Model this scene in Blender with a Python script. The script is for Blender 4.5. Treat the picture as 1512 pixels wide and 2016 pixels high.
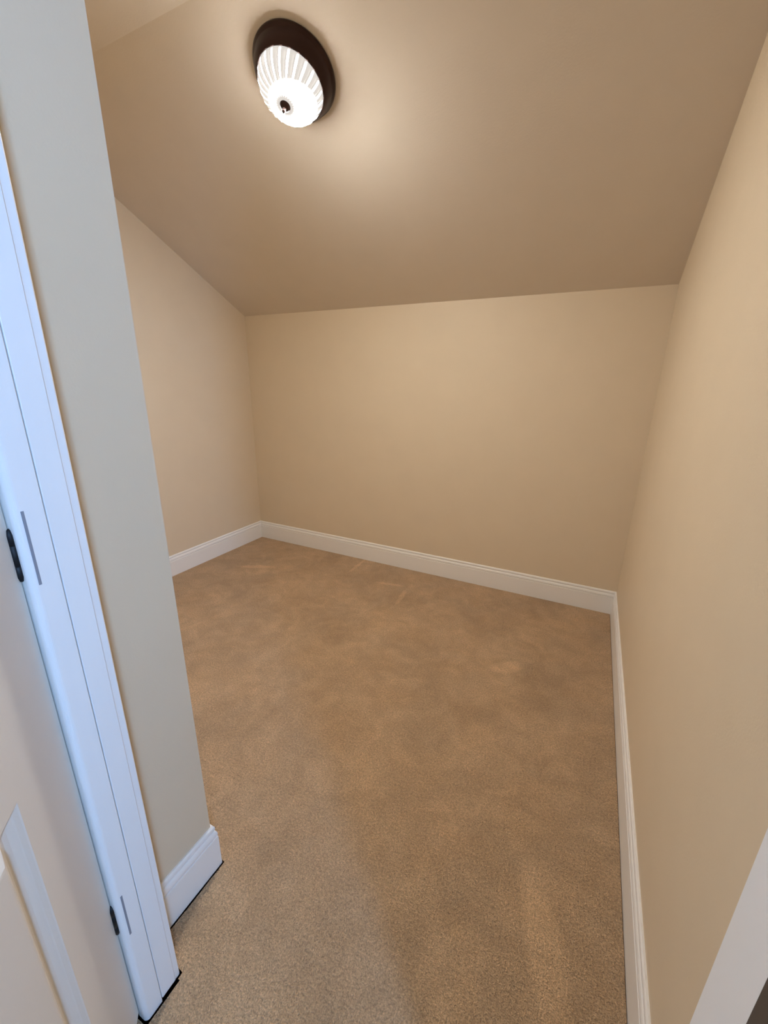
import bpy, bmesh, math
from mathutils import Vector, Matrix

scene = bpy.context.scene
for o in list(bpy.data.objects):
    bpy.data.objects.remove(o, do_unlink=True)
COL = scene.collection

# ------------------------------------------------------------------ camera
H = 1.317                                   # eye height of the phone
cam_d = bpy.data.cameras.new('camera')
cam_d.sensor_fit = 'HORIZONTAL'
cam_d.sensor_width = 36.0
cam_d.lens = 812.55 * 36.0 / 1512.0
cam_d.clip_start = 0.01
cam = bpy.data.objects.new('camera', cam_d)
COL.objects.link(cam)
right = Vector((0.89378, 0.44828, 0.01429))
fwd = Vector((-0.42431, 0.85546, -0.29691))
up = Vector((-0.14532, 0.25931, 0.95480))
m3 = Matrix((right, up, -fwd)).transposed()
cam.matrix_world = Matrix.Translation((0, 0, H)) @ m3.to_4x4()
scene.camera = cam

# ------------------------------------------------------------------ world, daylight, exposure
world = bpy.data.worlds.new('World')
scene.world = world
world.use_nodes = True
bg = world.node_tree.nodes['Background']
bg.inputs['Color'].default_value = (0.62, 0.78, 1.0, 1)
bg.inputs['Strength'].default_value = 1.0

vs = scene.view_settings
vs.view_transform = 'Standard'
vs.look = 'None'
vs.gamma = 1.0
vs.use_curve_mapping = False
vs.exposure = 0.04
scene.cycles.use_denoising = True
scene.cycles.use_light_tree = False
scene.cycles.max_bounces = 6
scene.cycles.diffuse_bounces = 5

# daylight of the bedroom window, standing just outside its panes
WIN_X, WIN_Y, WIN_Z, WIN_W, WIN_H = 1.55, -0.93, 1.94, 0.36, 0.92
ld = bpy.data.lights.new('window_daylight', 'AREA')
ld.shape = 'RECTANGLE'
ld.size = WIN_W - 0.06
ld.size_y = WIN_H - 0.06
ld.energy = 104.0
ld.color = (0.285, 0.54, 1.0)
lo = bpy.data.objects.new('window_daylight', ld)
COL.objects.link(lo)
lo.matrix_world = (Matrix.Translation((WIN_X + 0.062, WIN_Y, WIN_Z))
                   @ Matrix.Rotation(math.radians(90), 4, 'Y') @ Matrix.Rotation(math.radians(90), 4, 'Z'))

# ------------------------------------------------------------------ main measures (metres)
XR = 0.2658      # closet wall on the right
XL = -2.5117     # closet wall on the left
YB = 2.6133      # closet back wall
XG = -0.7826     # short return wall beside the doorway
YC = 0.5318      # its corner
ZK = H + 0.362 * H          # knee height of the back wall
SL = 0.5221                 # slope of the ceiling
ZF = H + 0.889 * H          # flat ceiling
YF = YB - (ZF - ZK) / SL
JL, JR = -0.6710, 0.1532    # door jamb faces
JN, JM, JF = 0.2450, 0.2835, 0.3215   # jamb: near edge, joint, far edge
YW0, YW1 = 0.2850, 0.3215   # doorway wall faces
RX0, RX1, RY0 = -2.51, 1.55, -2.90    # bedroom
LINTEL = 2.06

# ------------------------------------------------------------------ materials
def nt(name):
    m = bpy.data.materials.new(name)
    m.use_nodes = True
    t = m.node_tree
    return m, t, t.nodes['Principled BSDF']

def paint(name, col, rough, grain=0.0, scale=220.0, mottle=0.03, spec=0.5):
    """Rolled paint: flat colour, faint mottling, fine roller stipple."""
    m, t, b = nt(name)
    N, L = t.nodes, t.links
    tc = N.new('ShaderNodeTexCoord')
    n1 = N.new('ShaderNodeTexNoise'); n1.inputs['Scale'].default_value = 6.0
    n1.inputs['Detail'].default_value = 3.0
    L.new(tc.outputs['Object'], n1.inputs['Vector'])
    mx = N.new('ShaderNodeMix'); mx.data_type = 'RGBA'
    L.new(n1.outputs['Fac'], mx.inputs['Factor'])
    mx.inputs['A'].default_value = tuple(c * (1 - mottle) for c in col) + (1,)
    mx.inputs['B'].default_value = tuple(min(1, c * (1 + mottle)) for c in col) + (1,)
    L.new(mx.outputs['Result'], b.inputs['Base Color'])
    b.inputs['Roughness'].default_value = rough
    b.inputs['Specular IOR Level'].default_value = spec
    if grain > 0:
        n2 = N.new('ShaderNodeTexNoise'); n2.inputs['Scale'].default_value = scale
        n2.inputs['Detail'].default_value = 2.0
        L.new(tc.outputs['Object'], n2.inputs['Vector'])
        bp = N.new('ShaderNodeBump'); bp.inputs['Strength'].default_value = grain
        bp.inputs['Distance'].default_value = 0.002
        L.new(n2.outputs['Fac'], bp.inputs['Height'])
        L.new(bp.outputs['Normal'], b.inputs['Normal'])
    return m

M_WALL = paint('cream_wall_paint', (0.715, 0.60, 0.437), 0.55, 0.08)
M_CEIL = paint('ceiling_paint', (0.70, 0.62, 0.52), 0.8, 0.16, 160.0)
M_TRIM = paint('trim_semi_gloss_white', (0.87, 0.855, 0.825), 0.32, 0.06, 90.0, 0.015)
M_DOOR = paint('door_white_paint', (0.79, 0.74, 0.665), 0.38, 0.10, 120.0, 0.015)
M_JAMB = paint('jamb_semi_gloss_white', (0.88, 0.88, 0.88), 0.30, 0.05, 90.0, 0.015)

def metal(name, col, rough, metallic=1.0):
    m, t, b = nt(name)
    N, L = t.nodes, t.links
    tc = N.new('ShaderNodeTexCoord')
    n = N.new('ShaderNodeTexNoise'); n.inputs['Scale'].default_value = 40.0
    L.new(tc.outputs['Object'], n.inputs['Vector'])
    mp = N.new('ShaderNodeMapRange')
    mp.inputs['To Min'].default_value = rough * 0.85
    mp.inputs['To Max'].default_value = rough * 1.15
    L.new(n.outputs['Fac'], mp.inputs['Value'])
    L.new(mp.outputs['Result'], b.inputs['Roughness'])
    b.inputs['Base Color'].default_value = (*col, 1)
    b.inputs['Metallic'].default_value = metallic
    return m

M_BRONZE = metal('oil_rubbed_bronze', (0.032, 0.015, 0.012), 0.36, 0.7)
M_BLACK = metal('black_hinge_metal', (0.006, 0.006, 0.008), 0.55, 0.3)
M_HINGE_SHADE = metal('hinge_shade_grey', (0.30, 0.34, 0.42), 0.45, 0.3)  # grey-blue colour standing in for the hinge's shade on the jamb
M_STRIKE = metal('strike_plate_metal', (0.14, 0.16, 0.19), 0.35, 0.9)

# carpet -------------------------------------------------------------
def carpet():
    m, t, b = nt('tan_cut_pile_carpet')
    N, L = t.nodes, t.links
    tc = N.new('ShaderNodeTexCoord')
    def noise(scale, detail=2.0, rough=0.5, dist=0.0):
        n = N.new('ShaderNodeTexNoise')
        n.inputs['Scale'].default_value = scale
        n.inputs['Detail'].default_value = detail
        n.inputs['Roughness'].default_value = rough
        n.inputs['Distortion'].default_value = dist
        L.new(tc.outputs['Object'], n.inputs['Vector'])
        return n.outputs['Fac']
    def ramp(src, a, bb, lo, hi):
        mp = N.new('ShaderNodeMapRange')
        mp.inputs['From Min'].default_value = a; mp.inputs['From Max'].default_value = bb
        mp.inputs['To Min'].default_value = lo; mp.inputs['To Max'].default_value = hi
        L.new(src, mp.inputs['Value'])
        return mp.outputs['Result']
    def mul(a, bb):
        k = N.new('ShaderNodeMath'); k.operation = 'MULTIPLY'
        L.new(a, k.inputs[0]); L.new(bb, k.inputs[1])
        return k.outputs[0]
    tuft = ramp(noise(300.0, 2.0, 0.6), 0.30, 0.70, 0.66, 1.30)      # single tufts
    clump = ramp(noise(140.0, 2.0, 0.6), 0.30, 0.70, 0.78, 1.20)
    patch = ramp(noise(3.2, 4.0, 0.62, 0.6), 0.35, 0.65, 0.88, 1.10)    # trodden nap
    sweep = ramp(noise(9.0, 3.0, 0.6, 1.2), 0.40, 0.68, 0.94, 1.10)
    v = mul(mul(tuft, clump), mul(patch, sweep))
    # pale rub marks in the pile
    def streak(cx, cy, ang, half, wid):
        mpn = N.new('ShaderNodeMapping'); mpn.vector_type = 'TEXTURE'
        mpn.inputs['Location'].default_value = (cx, cy, 0)
        mpn.inputs['Rotation'].default_value = (0, 0, math.radians(ang))
        mpn.inputs['Scale'].default_value = (half, wid, 1)
        L.new(tc.outputs['Object'], mpn.inputs['Vector'])
        ln = N.new('ShaderNodeVectorMath'); ln.operation = 'LENGTH'
        L.new(mpn.outputs[0], ln.inputs[0])
        return ramp(ln.outputs['Value'], 0.55, 1.0, 1.0, 0.0)
    marks = None
    for args in ((-1.445, 2.47, 92, 0.15, 0.016), (-0.955, 2.20, 97, 0.12, 0.020), (-0.21, 1.80, 40, 0.10, 0.05),
                 (-2.10, 2.10, 25, 0.16, 0.030), (-1.10, 2.32, 10, 0.12, 0.020), (0.08, 0.76, 108, 0.20, 0.055)):
        k = streak(*args)
        if marks is None:
            marks = k
        else:
            ad0 = N.new('ShaderNodeMath'); ad0.operation = 'MAXIMUM'
            L.new(marks, ad0.inputs[0]); L.new(k, ad0.inputs[1]); marks = ad0.outputs[0]
    v = mul(v, ramp(marks, 0.0, 1.0, 1.0, 1.24))
    hue = N.new('ShaderNodeMix'); hue.data_type = 'RGBA'
    L.new(ramp(noise(5.0, 3.0, 0.6, 0.4), 0.35, 0.65, 0.0, 1.0), hue.inputs['Factor'])
    hue.inputs['A'].default_value = (0.565, 0.368, 0.203, 1)
    hue.inputs['B'].default_value = (0.575, 0.388, 0.226, 1)
    vm = N.new('ShaderNodeVectorMath'); vm.operation = 'SCALE'
    L.new(hue.outputs['Result'], vm.inputs[0]); L.new(v, vm.inputs['Scale'])
    L.new(vm.outputs[0], b.inputs['Base Color'])
    b.inputs['Roughness'].default_value = 0.95
    b.inputs['Specular IOR Level'].default_value = 0.1
    b.inputs['Sheen Weight'].default_value = 0.15
    b.inputs['Sheen Roughness'].default_value = 0.6
    bp = N.new('ShaderNodeBump'); bp.inputs['Strength'].default_value = 0.9
    bp.inputs['Distance'].default_value = 0.006
    ad = N.new('ShaderNodeMath'); ad.operation = 'ADD'
    L.new(tuft, ad.inputs[0]); L.new(clump, ad.inputs[1])
    L.new(ad.outputs[0], bp.inputs['Height'])
    L.new(bp.outputs['Normal'], b.inputs['Normal'])
    return m
M_CARPET = carpet()

# ribbed lamp glass, lit from within by a bulb on one side -----------
def lamp_glass():
    m, t, b = nt('ribbed_lamp_glass')
    N, L = t.nodes, t.links
    tc = N.new('ShaderNodeTexCoord')
    d = N.new('ShaderNodeVectorMath'); d.operation = 'DISTANCE'
    L.new(tc.outputs['Object'], d.inputs[0])
    d.inputs[1].default_value = (0.015, -0.022, 0.130)       # the bulb's place behind the glass
    mp = N.new('ShaderNodeMapRange'); mp.interpolation_type = 'SMOOTHERSTEP'
    mp.inputs['From Min'].default_value = 0.015; mp.inputs['From Max'].default_value = 0.090
    mp.inputs['To Min'].default_value = 1.0; mp.inputs['To Max'].default_value = 0.0
    L.new(d.outputs['Value'], mp.inputs['Value'])
    pw = N.new('ShaderNodeMath'); pw.operation = 'MULTIPLY_ADD'
    L.new(mp.outputs['Result'], pw.inputs[0]); pw.inputs[1].default_value = 1080.0; pw.inputs[2].default_value = 0.62
    at = N.new('ShaderNodeAttribute'); at.attribute_name = 'rib'
    rb = N.new('ShaderNodeMapRange')
    rb.inputs['To Min'].default_value = 0.80; rb.inputs['To Max'].default_value = 1.16
    L.new(at.outputs['Fac'], rb.inputs['Value'])
    ht = N.new('ShaderNodeAttribute'); ht.attribute_name = 'open'      # glow faded around the knob so it stays visible
    hm = N.new('ShaderNodeMath'); hm.operation = 'MULTIPLY'
    L.new(mp.outputs['Result'], hm.inputs[0]); L.new(ht.outputs['Fac'], hm.inputs[1])
    L.new(hm.outputs[0], pw.inputs[0])
    k = N.new('ShaderNodeMath'); k.operation = 'MULTIPLY'
    L.new(pw.outputs[0], k.inputs[0]); L.new(rb.outputs['Result'], k.inputs[1])
    sm = N.new('ShaderNodeAttribute'); sm.attribute_name = 'seam'     # narrow hot lines added to the glow to light the ceiling around
    k2 = N.new('ShaderNodeMath'); k2.operation = 'MULTIPLY_ADD'
    L.new(sm.outputs['Fac'], k2.inputs[0]); k2.inputs[1].default_value = 350.0
    L.new(k.outputs[0], k2.inputs[2])
    k = k2
    b.inputs['Base Color'].default_value = (0.25, 0.24, 0.22, 1)
    b.inputs['Roughness'].default_value = 0.25
    b.inputs['Emission Color'].default_value = (1.0, 0.965, 0.92, 1)
    L.new(k.outputs[0], b.inputs['Emission Strength'])
    return m
M_GLASS = lamp_glass()

def pane_mat():
    m = bpy.data.materials.new('window_glass'); m.use_nodes = True
    t = m.node_tree; N, L = t.nodes, t.links
    N.remove(N['Principled BSDF'])
    tr = N.new('ShaderNodeBsdfTransparent'); gl = N.new('ShaderNodeBsdfGlossy')
    gl.inputs['Roughness'].default_value = 0.02
    mx = N.new('ShaderNodeMixShader'); mx.inputs[0].default_value = 0.06
    L.new(tr.outputs[0], mx.inputs[1]); L.new(gl.outputs[0], mx.inputs[2])
    L.new(mx.outputs[0], N['Material Output'].inputs['Surface'])
    return m
M_PANE = pane_mat()

# ------------------------------------------------------------------ helpers
def obj(name, bm, mat, parent=None, smooth=False):
    me = bpy.data.meshes.new(name)
    bmesh.ops.recalc_face_normals(bm, faces=bm.faces[:])
    if smooth:
        for f in bm.faces:
            f.smooth = True
    bm.to_mesh(me); bm.free()
    if mat:
        me.materials.append(mat)
    o = bpy.data.objects.new(name, me)
    COL.objects.link(o)
    if parent:
        o.parent = parent
    return o

def empty(name, loc=(0, 0, 0), parent=None):
    o = bpy.data.objects.new(name, None)
    o.location = loc
    COL.objects.link(o)
    if parent:
        o.parent = parent
    return o

def struct(o, label, cat):
    o['kind'] = 'structure'
    o['label'] = label
    o['category'] = cat
    return o

def box(bm, x0, x1, y0, y1, z0, z1):
    v = [bm.verts.new((x, y, z)) for x in (x0, x1) for y in (y0, y1) for z in (z0, z1)]
    for f in ((0, 1, 3, 2), (4, 6, 7, 5), (0, 4, 5, 1), (2, 3, 7, 6), (0, 2, 6, 4), (1, 5, 7, 3)):
        bm.faces.new([v[i] for i in f])

def boxes(*bs):
    bm = bmesh.new()
    for b in bs:
        box(bm, *b)
    return bm

def prism(bm, ring_a, ring_b):
    """Solid between two equal closed rings of points."""
    a = [bm.verts.new(p) for p in ring_a]; b = [bm.verts.new(p) for p in ring_b]
    n = len(a)
    for i in range(n):
        bm.faces.new((a[i], a[(i + 1) % n], b[(i + 1) % n], b[i]))
    bm.faces.new(a[::-1]); bm.faces.new(b)

def lathe(bm, prof, seg=64, ripple=None):
    rings = []
    for r, z in prof:
        if r < 1e-6:
            rings.append([bm.verts.new((0, 0, z))])
        else:
            rings.append([bm.verts.new((r * math.cos(2 * math.pi * i / seg), r * math.sin(2 * math.pi * i / seg), z)) for i in range(seg)])
    for a, b in zip(rings, rings[1:]):
        for i in range(seg):
            j = (i + 1) % seg
            if len(a) == 1 and len(b) == 1:
                continue
            if len(a) == 1:
                bm.faces.new((a[0], b[j], b[i]))
            elif len(b) == 1:
                bm.faces.new((a[i], a[j], b[0]))
            else:
                bm.faces.new((a[i], a[j], b[j], b[i]))

T = 0.12   # wall thickness outwards
# ------------------------------------------------------------------ setting: closet shell
ZG = -0.006      # bottom of the gully between carpet edge and baseboard
tb = 0.0120
def carpet_floor():
    bm = boxes((RX0 - T, RX1 + T, RY0 - T, YB + T, -0.10, ZG))
    out = [(RX0, RY0), (RX1, RY0), (RX1, YW0), (JR + 0.025, YW0), (JR + 0.025, JN), (JR, JN), (JR, JF - 0.004), (JR + 0.0055, JF - 0.004), (JR + 0.0055, JF + 0.0085), (JR + 0.07, JF + 0.016), (JR + 0.07, YW1),
           (XR - tb, YW1), (XR - tb, YB - tb), (XL + tb, YB - tb), (XL + tb, YC + tb), (XG + tb, YC + tb), (XG + tb, YW1), (JL - 0.07, YW1),
           (JL - 0.07, JF + 0.016), (JL - 0.0055, JF + 0.0085), (JL - 0.0055, JF - 0.004), (JL, JF - 0.004), (JL, JN), (JL - 0.025, JN), (JL - 0.025, YW0), (RX0, YW0)]
    # subdivide the long runs so the pile edge can waver a little
    pts = []
    for i, p in enumerate(out):
        q = out[(i + 1) % len(out)]
        d = Vector(q) - Vector(p)
        n = max(1, int(d.length / 0.02))
        pts += [(p[0] + d.x * j / n, p[1] + d.y * j / n) for j in range(n)]
    n = len(pts)
    def ring(g, z):
        r = []
        for i in range(n):
            a, b, c = Vector(pts[i - 1]), Vector(pts[i]), Vector(pts[(i + 1) % n])
            d0, d1 = (b - a).normalized(), (c - b).normalized()
            n0, n1 = Vector((-d0.y, d0.x)), Vector((-d1.y, d1.x))
            off = (n0 + n1) / max(0.4, 1 + n0.dot(n1))
            wv = g + 0.0003 * math.sin(i * 2.7) + 0.0003 * math.sin(i * 7.3 + 1)
            r.append(bm.verts.new((b.x + off.x * wv, b.y + off.y * wv, z)))
        return r
    rings = [ring(0.0008, ZG), ring(0.0010, -0.0030), ring(0.0019, -0.0008), ring(0.0045, 0.0)]
    for a, b in zip(rings, rings[1:]):
        for i in range(n):
            j = (i + 1) % n
            bm.faces.new((a[i], a[j], b[j], b[i]))
    bm.faces.new(rings[-1])
    bmesh.ops.triangulate(bm, faces=[f for f in bm.faces if len(f.verts) > 4])
    return obj('floor', bm, M_CARPET)
struct(carpet_floor(), 'tan cut-pile carpet covering the whole closet floor', 'carpet')

struct(obj('wall_back', boxes((XL - T, XR + T, YB, YB + T, 0, ZK + 0.10)), M_WALL),
       'low cream back wall under the sloped ceiling', 'wall')

def side_wall(name, x0, x1, y0):
    bm = bmesh.new()
    e = 0.06
    prof = [(y0, 0), (YB, 0), (YB, ZK + e), (YF, ZF + e), (y0, ZF + e)]
    prism(bm, [(x0, y, z) for y, z in prof], [(x1, y, z) for y, z in prof])
    return obj(name, bm, M_WALL)
struct(side_wall('wall_right', XR, XR + T, YW1), 'cream wall running along the right side of the closet', 'wall')
struct(side_wall('wall_left', XL - T, XL, YC), 'cream far left wall cut off by the sloped ceiling', 'wall')
struct(obj('wall_return', boxes((XL - T, XG, YW1, YC, 0, ZF + 0.06)), M_WALL),
       'short grey-lit wall between doorway and the closet recess at left', 'wall')
struct(obj('wall_front', boxes((RX0 - T, JL - 0.019, YW0, YW1, 0, ZF + 0.06),
                               (JR + 0.019, RX1 + T, YW0, YW1, 0, ZF + 0.06),
                               (JL - 0.019, JR + 0.019, YW0, YW1, LINTEL + 0.019, ZF + 0.06)), M_WALL),
       'doorway wall that the closet is seen through', 'wall')

# sloped ceiling slab and flat ceiling
bm = bmesh.new()
prof = [(YB + 0.02, ZK - 0.02 * SL), (YF, ZF), (YF, ZF + 0.10), (YB + 0.02, ZK - 0.02 * SL + 0.10)]
prism(bm, [(XL - 0.04, y, z) for y, z in prof], [(XR + 0.04, y, z) for y, z in prof])
struct(obj('ceiling_slope', bm, M_CEIL), 'beige sloped ceiling that carries the round light', 'ceiling')
struct(obj('ceiling', boxes((RX0 - T, RX1 + T, RY0 - T, YF, ZF, ZF + 0.10)), M_CEIL),
       'flat strip of ceiling above the slope, at the top left', 'ceiling')

# ------------------------------------------------------------------ setting: bedroom behind the camera
struct(obj('wall_bedroom_left', boxes((RX0 - T, RX0, RY0, YW0, 0, ZF)), M_WALL), 'cream bedroom wall left of the camera', 'wall')
struct(obj('wall_bedroom_back', boxes((RX0 - T, RX1 + T, RY0 - T, RY0, 0, ZF)), M_WALL), 'cream bedroom wall behind the camera', 'wall')
wy0, wy1 = WIN_Y - WIN_W / 2, WIN_Y + WIN_W / 2
wz0, wz1 = WIN_Z - WIN_H / 2, WIN_Z + WIN_H / 2
struct(obj('wall_bedroom_right', boxes((RX1, RX1 + T, RY0, wy0, 0, ZF), (RX1, RX1 + T, wy1, YW0, 0, ZF),
                                       (RX1, RX1 + T, wy0, wy1, 0, wz0), (RX1, RX1 + T, wy0, wy1, wz1, ZF)), M_WALL),
       'cream bedroom wall with the window', 'wall')
w = struct(empty('window_1', (RX1, WIN_Y, wz0)), 'white bedroom window behind the camera', 'window')
hw = WIN_W / 2
obj('window_frame', boxes((-0.012, 0.06, -hw - 0.07, -hw + 0.03, -0.07, WIN_H + 0.07), (-0.012, 0.06, hw - 0.03, hw + 0.07, -0.07, WIN_H + 0.07),
                          (-0.012, 0.06, -hw + 0.03, hw - 0.03, -0.07, 0.03), (-0.012, 0.06, -hw + 0.03, hw - 0.03, WIN_H - 0.03, WIN_H + 0.07)), M_TRIM, w)
obj('meeting_rail', boxes((0.02, 0.05, -hw + 0.03, hw - 0.03, WIN_H / 2 - 0.02, WIN_H / 2 + 0.02)), M_TRIM, w)
for z0, z1 in ((0.03, WIN_H / 2 - 0.02), (WIN_H / 2 + 0.02, WIN_H - 0.03)):
    obj('pane', boxes((0.033, 0.037, -hw + 0.03, hw - 0.03, z0, z1)), M_PANE, w)

# ------------------------------------------------------------------ baseboards with a moulded top
BH = 0.1465
# (distance from wall, height)
BPROF = [(0.0000, ZG), (0.0120, ZG), (0.0120, 0.1050), (0.0114, 0.1062), (0.0084, 0.1068), (0.0084, 0.1092), (0.0112, 0.1105), (0.0117, 0.1145),
         (0.0112, 0.1200), (0.0094, 0.1255), (0.0072, 0.1285), (0.0056, 0.1290), (0.0056, 0.1318), (0.0080, 0.1335), (0.0083, 0.1375), (0.0074, 0.1430),
         (0.0044, 0.1475), (0.0000, BH)]

def baseboard(name, path, label):
    """path: wall-line points (x, y), the room on the left-hand side of travel."""
    bm = bmesh.new()
    n = len(path)
    dirs = [(Vector(path[i + 1]) - Vector(path[i])).normalized() for i in range(n - 1)]
    nor = [Vector((-d.y, d.x)) for d in dirs]
    rings = []
    for i in range(n):
        if i == 0:
            off = nor[0]
        elif i == n - 1:
            off = nor[-1]
        else:
            off = (nor[i - 1] + nor[i]) / (1 + nor[i - 1].dot(nor[i]))
        rings.append([(path[i][0] + off.x * t, path[i][1] + off.y * t, z) for t, z in BPROF])
    for a, b in zip(rings, rings[1:]):
        prism(bm, a, b)
    bmesh.ops.remove_doubles(bm, verts=bm.verts[:], dist=1e-5)
    o = obj(name, bm, M_TRIM)
    return struct(o, label, 'baseboard')

t = 0.0145
baseboard('baseboard_right', [(XR, YW1), (XR, YB)], 'white baseboard along the right wall')
baseboard('baseboard_back', [(XR, YB), (XL, YB)], 'white moulded baseboard along the back wall')
baseboard('baseboard_left', [(XL, YB), (XL, YC)], 'short white baseboard on the far left wall')
baseboard('baseboard_return', [(XL, YC), (XG, YC), (XG, YW1)], 'white baseboard wrapping the corner beside the doorway')

# ------------------------------------------------------------------ doorway trim
def rounded_board(x_face, x_back, y0, y1, z0, z1, r, both=False):
    """Upright board; the near corner of its face is rounded off."""
    s = 1 if x_back < x_face else -1
    pts = []
    for k in range(9):
        a = math.pi / 2 * k / 8
        pts.append((x_face - s * r * (1 - math.sin(a)), y0 + r * (1 - math.cos(a))))
    r2 = 0.0012
    pts += [(x_face, y1 - r2), (x_face - s * r2, y1), (x_back, y1), (x_back, y0)]
    bm = bmesh.new()
    prism(bm, [(x, y, z0) for x, y in pts], [(x, y, z1) for x, y in pts])
    return bm

ZJ = LINTEL
def door_frame(name, face, s, label):
    """One upright of the doorway. s = +1: opening lies towards +x of the face."""
    root = struct(empty(name, (0, 0, 0)), label, 'door frame')
    back = face - s * 0.0185
    if s < 0:
        obj('jamb', rounded_board(face, back, JN, JF - 0.004, ZG, ZJ, 0.004), M_JAMB, root)
    else:
        obj('jamb', rounded_board(face, back - s * 0.006, JN, JM - 0.0008, ZG + 0.004, ZJ, 0.010), M_JAMB, root)
        obj('stop', rounded_board(face - s * 0.0015, back, JM + 0.0008, JF - 0.004, ZG + 0.012, ZJ, 0.0015), M_JAMB, root)
    # casing on the closet side: edge seen as a thin strip
    c0 = face - s * 0.0055
    c1 = face - s * 0.0700
    prof = [(c0, JF - 0.004), (c0, JF + 0.0075), (c0 - s * 0.002, JF + 0.0095), (c0 - s * 0.030, JF + 0.012), (c0 - s * 0.034, JF + 0.016),
            (c1, JF + 0.016), (c1, JF - 0.004)]
    prof = [(x, max(y, YW1) if abs(x - c0) > 0.02 else y) for x, y in prof]
    bm = bmesh.new()
    prism(bm, [(x, y, ZG) for x, y in prof], [(x, y, ZJ + 0.06) for x, y in prof])
    obj('casing', bm, M_JAMB, root)
    # plain casing on the bedroom side
    a, b = sorted((face - s * 0.026, face - s * 0.088))
    obj('casing', boxes((a, b, 0.262, YW0, ZG, ZJ + 0.07)), M_JAMB, root)
    return root
TL = door_frame('trim_1', JL, 1, 'white door jamb and casing at the left, beside the open door')
TR = door_frame('trim_2', JR, -1, 'pale door jamb at the lower right edge')
struct(obj('trim_3', boxes((JL - 0.018, JR + 0.018, JN, JF, LINTEL, LINTEL + 0.0185)), M_JAMB), 'white head jamb over the doorway', 'door frame')
# strike plate let into the right jamb
bm = boxes((JR - 0.0012, JR + 0.001, 0.2300, 0.2610, 0.870, 0.957))
obj('strike_plate', bm, M_STRIKE, TR)['label'] = 'dark metal strike plate'

# ------------------------------------------------------------------ the open door
DX, DY, DA = -0.6900, 0.2430, math.radians(-44)   # hinge corner and swing of the open door
def door():
    root = empty('door_1', (DX, DY, 0.0))
    root.rotation_euler = (0, 0, DA)
    struct(root, 'open white panelled door with black hinges at the left edge', 'door')
    Wd, Td, Z0, Z1 = 0.80, 0.035, 0.022, 2.045
    xs = [0.0, 0.142, 0.350, 0.450, 0.669, Wd]
    zs = [Z0, 0.25, 0.800, 0.98, 1.56, 1.68, 1.93, Z1]
    bm = bmesh.new()
    bars = [(xs[0], xs[1], Z0, Z1), (xs[4], xs[5], Z0, Z1)]
    for z0, z1 in ((zs[0], zs[1]), (zs[2], zs[3]), (zs[4], zs[5]), (zs[6], zs[7])):
        bars.append((xs[1], xs[4], z0, z1))
    for z0, z1 in ((zs[1], zs[2]), (zs[3], zs[4]), (zs[5], zs[6])):
        bars.append((xs[2], xs[3], z0, z1))
    for a, b, c, d in bars:
        box(bm, a, b, -Td, 0.0, c, d)
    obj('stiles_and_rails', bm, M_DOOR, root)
    # moulded panels
    def panel(x0, x1, z0, z1):
        bm = bmesh.new()
        ring = [(0.0, 0.0), (0.002, -0.0012), (0.008, -0.0040), (0.010, -0.0052), (0.018, -0.0095), (0.024, -0.0118), (0.027, -0.0120),
                (0.031, -0.0115), (0.046, -0.0035), (0.050, -0.0030)]
        for side in (0, 1):
            prev = None
            for ins, dy in ring:
                y = dy if side == 0 else -Td - dy
                vs_ = [bm.verts.new((x0 + ins, y, z0 + ins)), bm.verts.new((x1 - ins, y, z0 + ins)),
                       bm.verts.new((x1 - ins, y, z1 - ins)), bm.verts.new((x0 + ins, y, z1 - ins))]
                if prev:
                    for i in range(4):
                        bm.faces.new((prev[i], prev[(i + 1) % 4], vs_[(i + 1) % 4], vs_[i]))
                prev = vs_
            bm.faces.new(prev)
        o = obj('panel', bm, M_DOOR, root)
        return o
    for z0, z1 in ((zs[1], zs[2]), (zs[3], zs[4]), (zs[5], zs[6])):
        for x0, x1 in ((xs[1], xs[2]), (xs[3], xs[4])):
            panel(x0, x1, z0, z1)
    return root
DOOR = door()

# hinges: black barrel in the crack between door and jamb, grey strip imitating its shade on the jamb
inv = Matrix.Rotation(-DA, 4, 'Z') @ Matrix.Translation((-DX, -DY, 0))
def hinge(zc):
    bm = bmesh.new()
    r = 0.0060; h = 0.040
    lathe(bm, [(0, -h), (r * 0.55, -h + 0.002), (r, -h + 0.009), (r, -h + 0.024), (r * 0.9, -h + 0.0245), (r, -h + 0.025),
               (r, h - 0.025), (r * 0.9, h - 0.0245), (r, h - 0.024), (r, h - 0.009), (r * 0.55, h - 0.002), (0, h)], 20)
    o = obj('hinge', bm, M_BLACK, DOOR, True)
    o['label'] = 'black hinge barrel'
    o.location = inv @ Vector((-0.6895, 0.2440, zc))
    return o
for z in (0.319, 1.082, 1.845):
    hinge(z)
    hs = obj('hinge_shade_strip', boxes((JL - 0.0005, JL + 0.0006, 0.2548, 0.2584, z - 0.045, z + 0.064)), M_HINGE_SHADE, TL)  # added strip: the hinge's soft shade as grey colour, no real part

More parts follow.
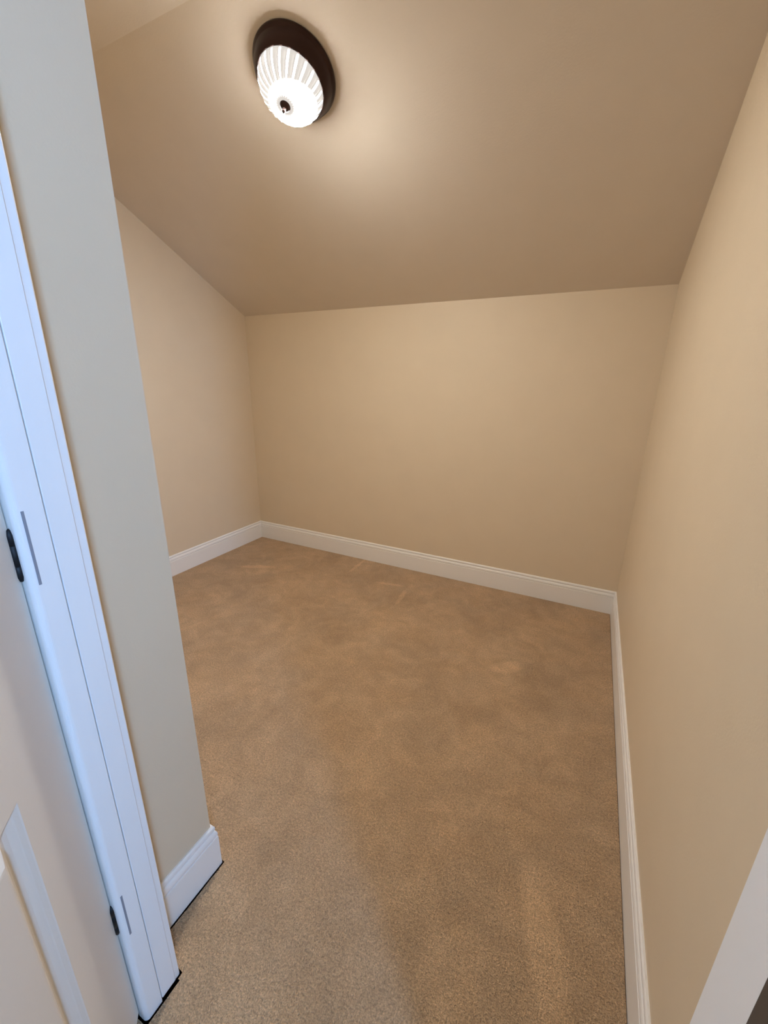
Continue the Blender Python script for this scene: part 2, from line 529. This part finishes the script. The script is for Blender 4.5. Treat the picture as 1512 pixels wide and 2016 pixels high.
# ------------------------------------------------------------------ round ceiling light on the slope
LC = Vector((-1.1294, 1.5161, H + 1.04965))
nrm = Vector((0, -SL, -1)).normalized()
LC.z = ZK + SL * (YB - LC.y)
e1 = Vector((1, 0, 0)); e2 = nrm.cross(e1)
lamp = empty('ceiling_light')
lamp.matrix_world = Matrix.Translation(LC) @ Matrix((e1, e2, nrm)).transposed().to_4x4()
lamp['label'] = 'round flush ceiling light with dark bronze pan and glowing ribbed glass bowl'
lamp['category'] = 'ceiling light'
bm = bmesh.new()
lathe(bm, [(0, 0.0005), (0.143, 0.0005), (0.147, 0.004), (0.1475, 0.010), (0.1455, 0.016), (0.1405, 0.020), (0.1395, 0.0225), (0.1385, 0.030),
           (0.1350, 0.041), (0.1300, 0.051), (0.1240, 0.0595), (0.1215, 0.0625), (0.1200, 0.0645), (0.1180, 0.0650), (0.1165, 0.0635), (0.1165, 0.050), (0, 0.050)], 96)
obj('pan', bm, M_BRONZE, lamp, True)['label'] = 'dark bronze pan'
# glass bowl with swirled ribs
bm = bmesh.new()
SEG, RING = 312, 40
R0, Z0g, DEP = 0.1160, 0.0560, 0.0880
rib_l = bm.verts.layers.float.new('rib')
seam_l = bm.verts.layers.float.new('seam')
open_l = bm.verts.layers.float.new('open')
rings = []
for k in range(RING + 1):
    u = k / RING
    a = u * math.pi / 2
    r = R0 * math.cos(a) ** 0.86 if k < RING else 0.0
    z = Z0g + DEP * math.sin(a) ** 1.05
    ring = []
    if k == RING:
        v = bm.verts.new((0, 0, z)); v[rib_l] = 0.6; ring = [v]
    else:
        fade = max(0, min(1, (u - 0.09) / 0.08)) * max(0, min(1, (0.86 - u) / 0.12))
        for i in range(SEG):
            th = 2 * math.pi * i / SEG
            ph = th * 24 + 3.4 * u * u
            w_ = 0.5 + 0.5 * math.cos(ph)
            groove = 1 - w_ ** 6
            rr = r * (1 - 0.018 * (1 - groove) * fade)
            v = bm.verts.new((rr * math.cos(th), rr * math.sin(th), z - 0.0012 * (1 - groove) * fade))
            w2 = math.cos(ph - 0.7)
            v[rib_l] = max(0, min(1, 0.55 + fade * (0.40 * w2 ** 3 - 0.55 * w_ ** 6)))
            v[open_l] = max(0, min(1, (0.84 - u) / 0.06)) * max(0, min(1, (u - 0.03) / 0.05))
            v[seam_l] = fade * (0.5 + 0.5 * math.cos(ph + 1.6)) ** 44
            ring.append(v)
    rings.append(ring)
for a, b in zip(rings, rings[1:]):
    for i in range(SEG):
        j = (i + 1) % SEG
        if len(b) == 1:
            bm.faces.new((a[i], a[j], b[0]))
        else:
            bm.faces.new((a[i], a[j], b[j], b[i]))
obj('glass_bowl', bm, M_GLASS, lamp, True)['label'] = 'glowing frosted glass bowl with radial ribs'
# finial
bm = bmesh.new()
zf = Z0g + DEP - 0.0022
lathe(bm, [(0, zf), (0.0185, zf), (0.0190, zf + 0.0015), (0.0172, zf + 0.005), (0.0115, zf + 0.0085), (0.0055, zf + 0.0105), (0.0042, zf + 0.0135),
           (0.0055, zf + 0.0165), (0.0068, zf + 0.0200), (0.0058, zf + 0.0240), (0.0031, zf + 0.0275), (0, zf + 0.0290)], 32)
obj('finial', bm, M_BRONZE, lamp, True)['label'] = 'small bronze finial knob'
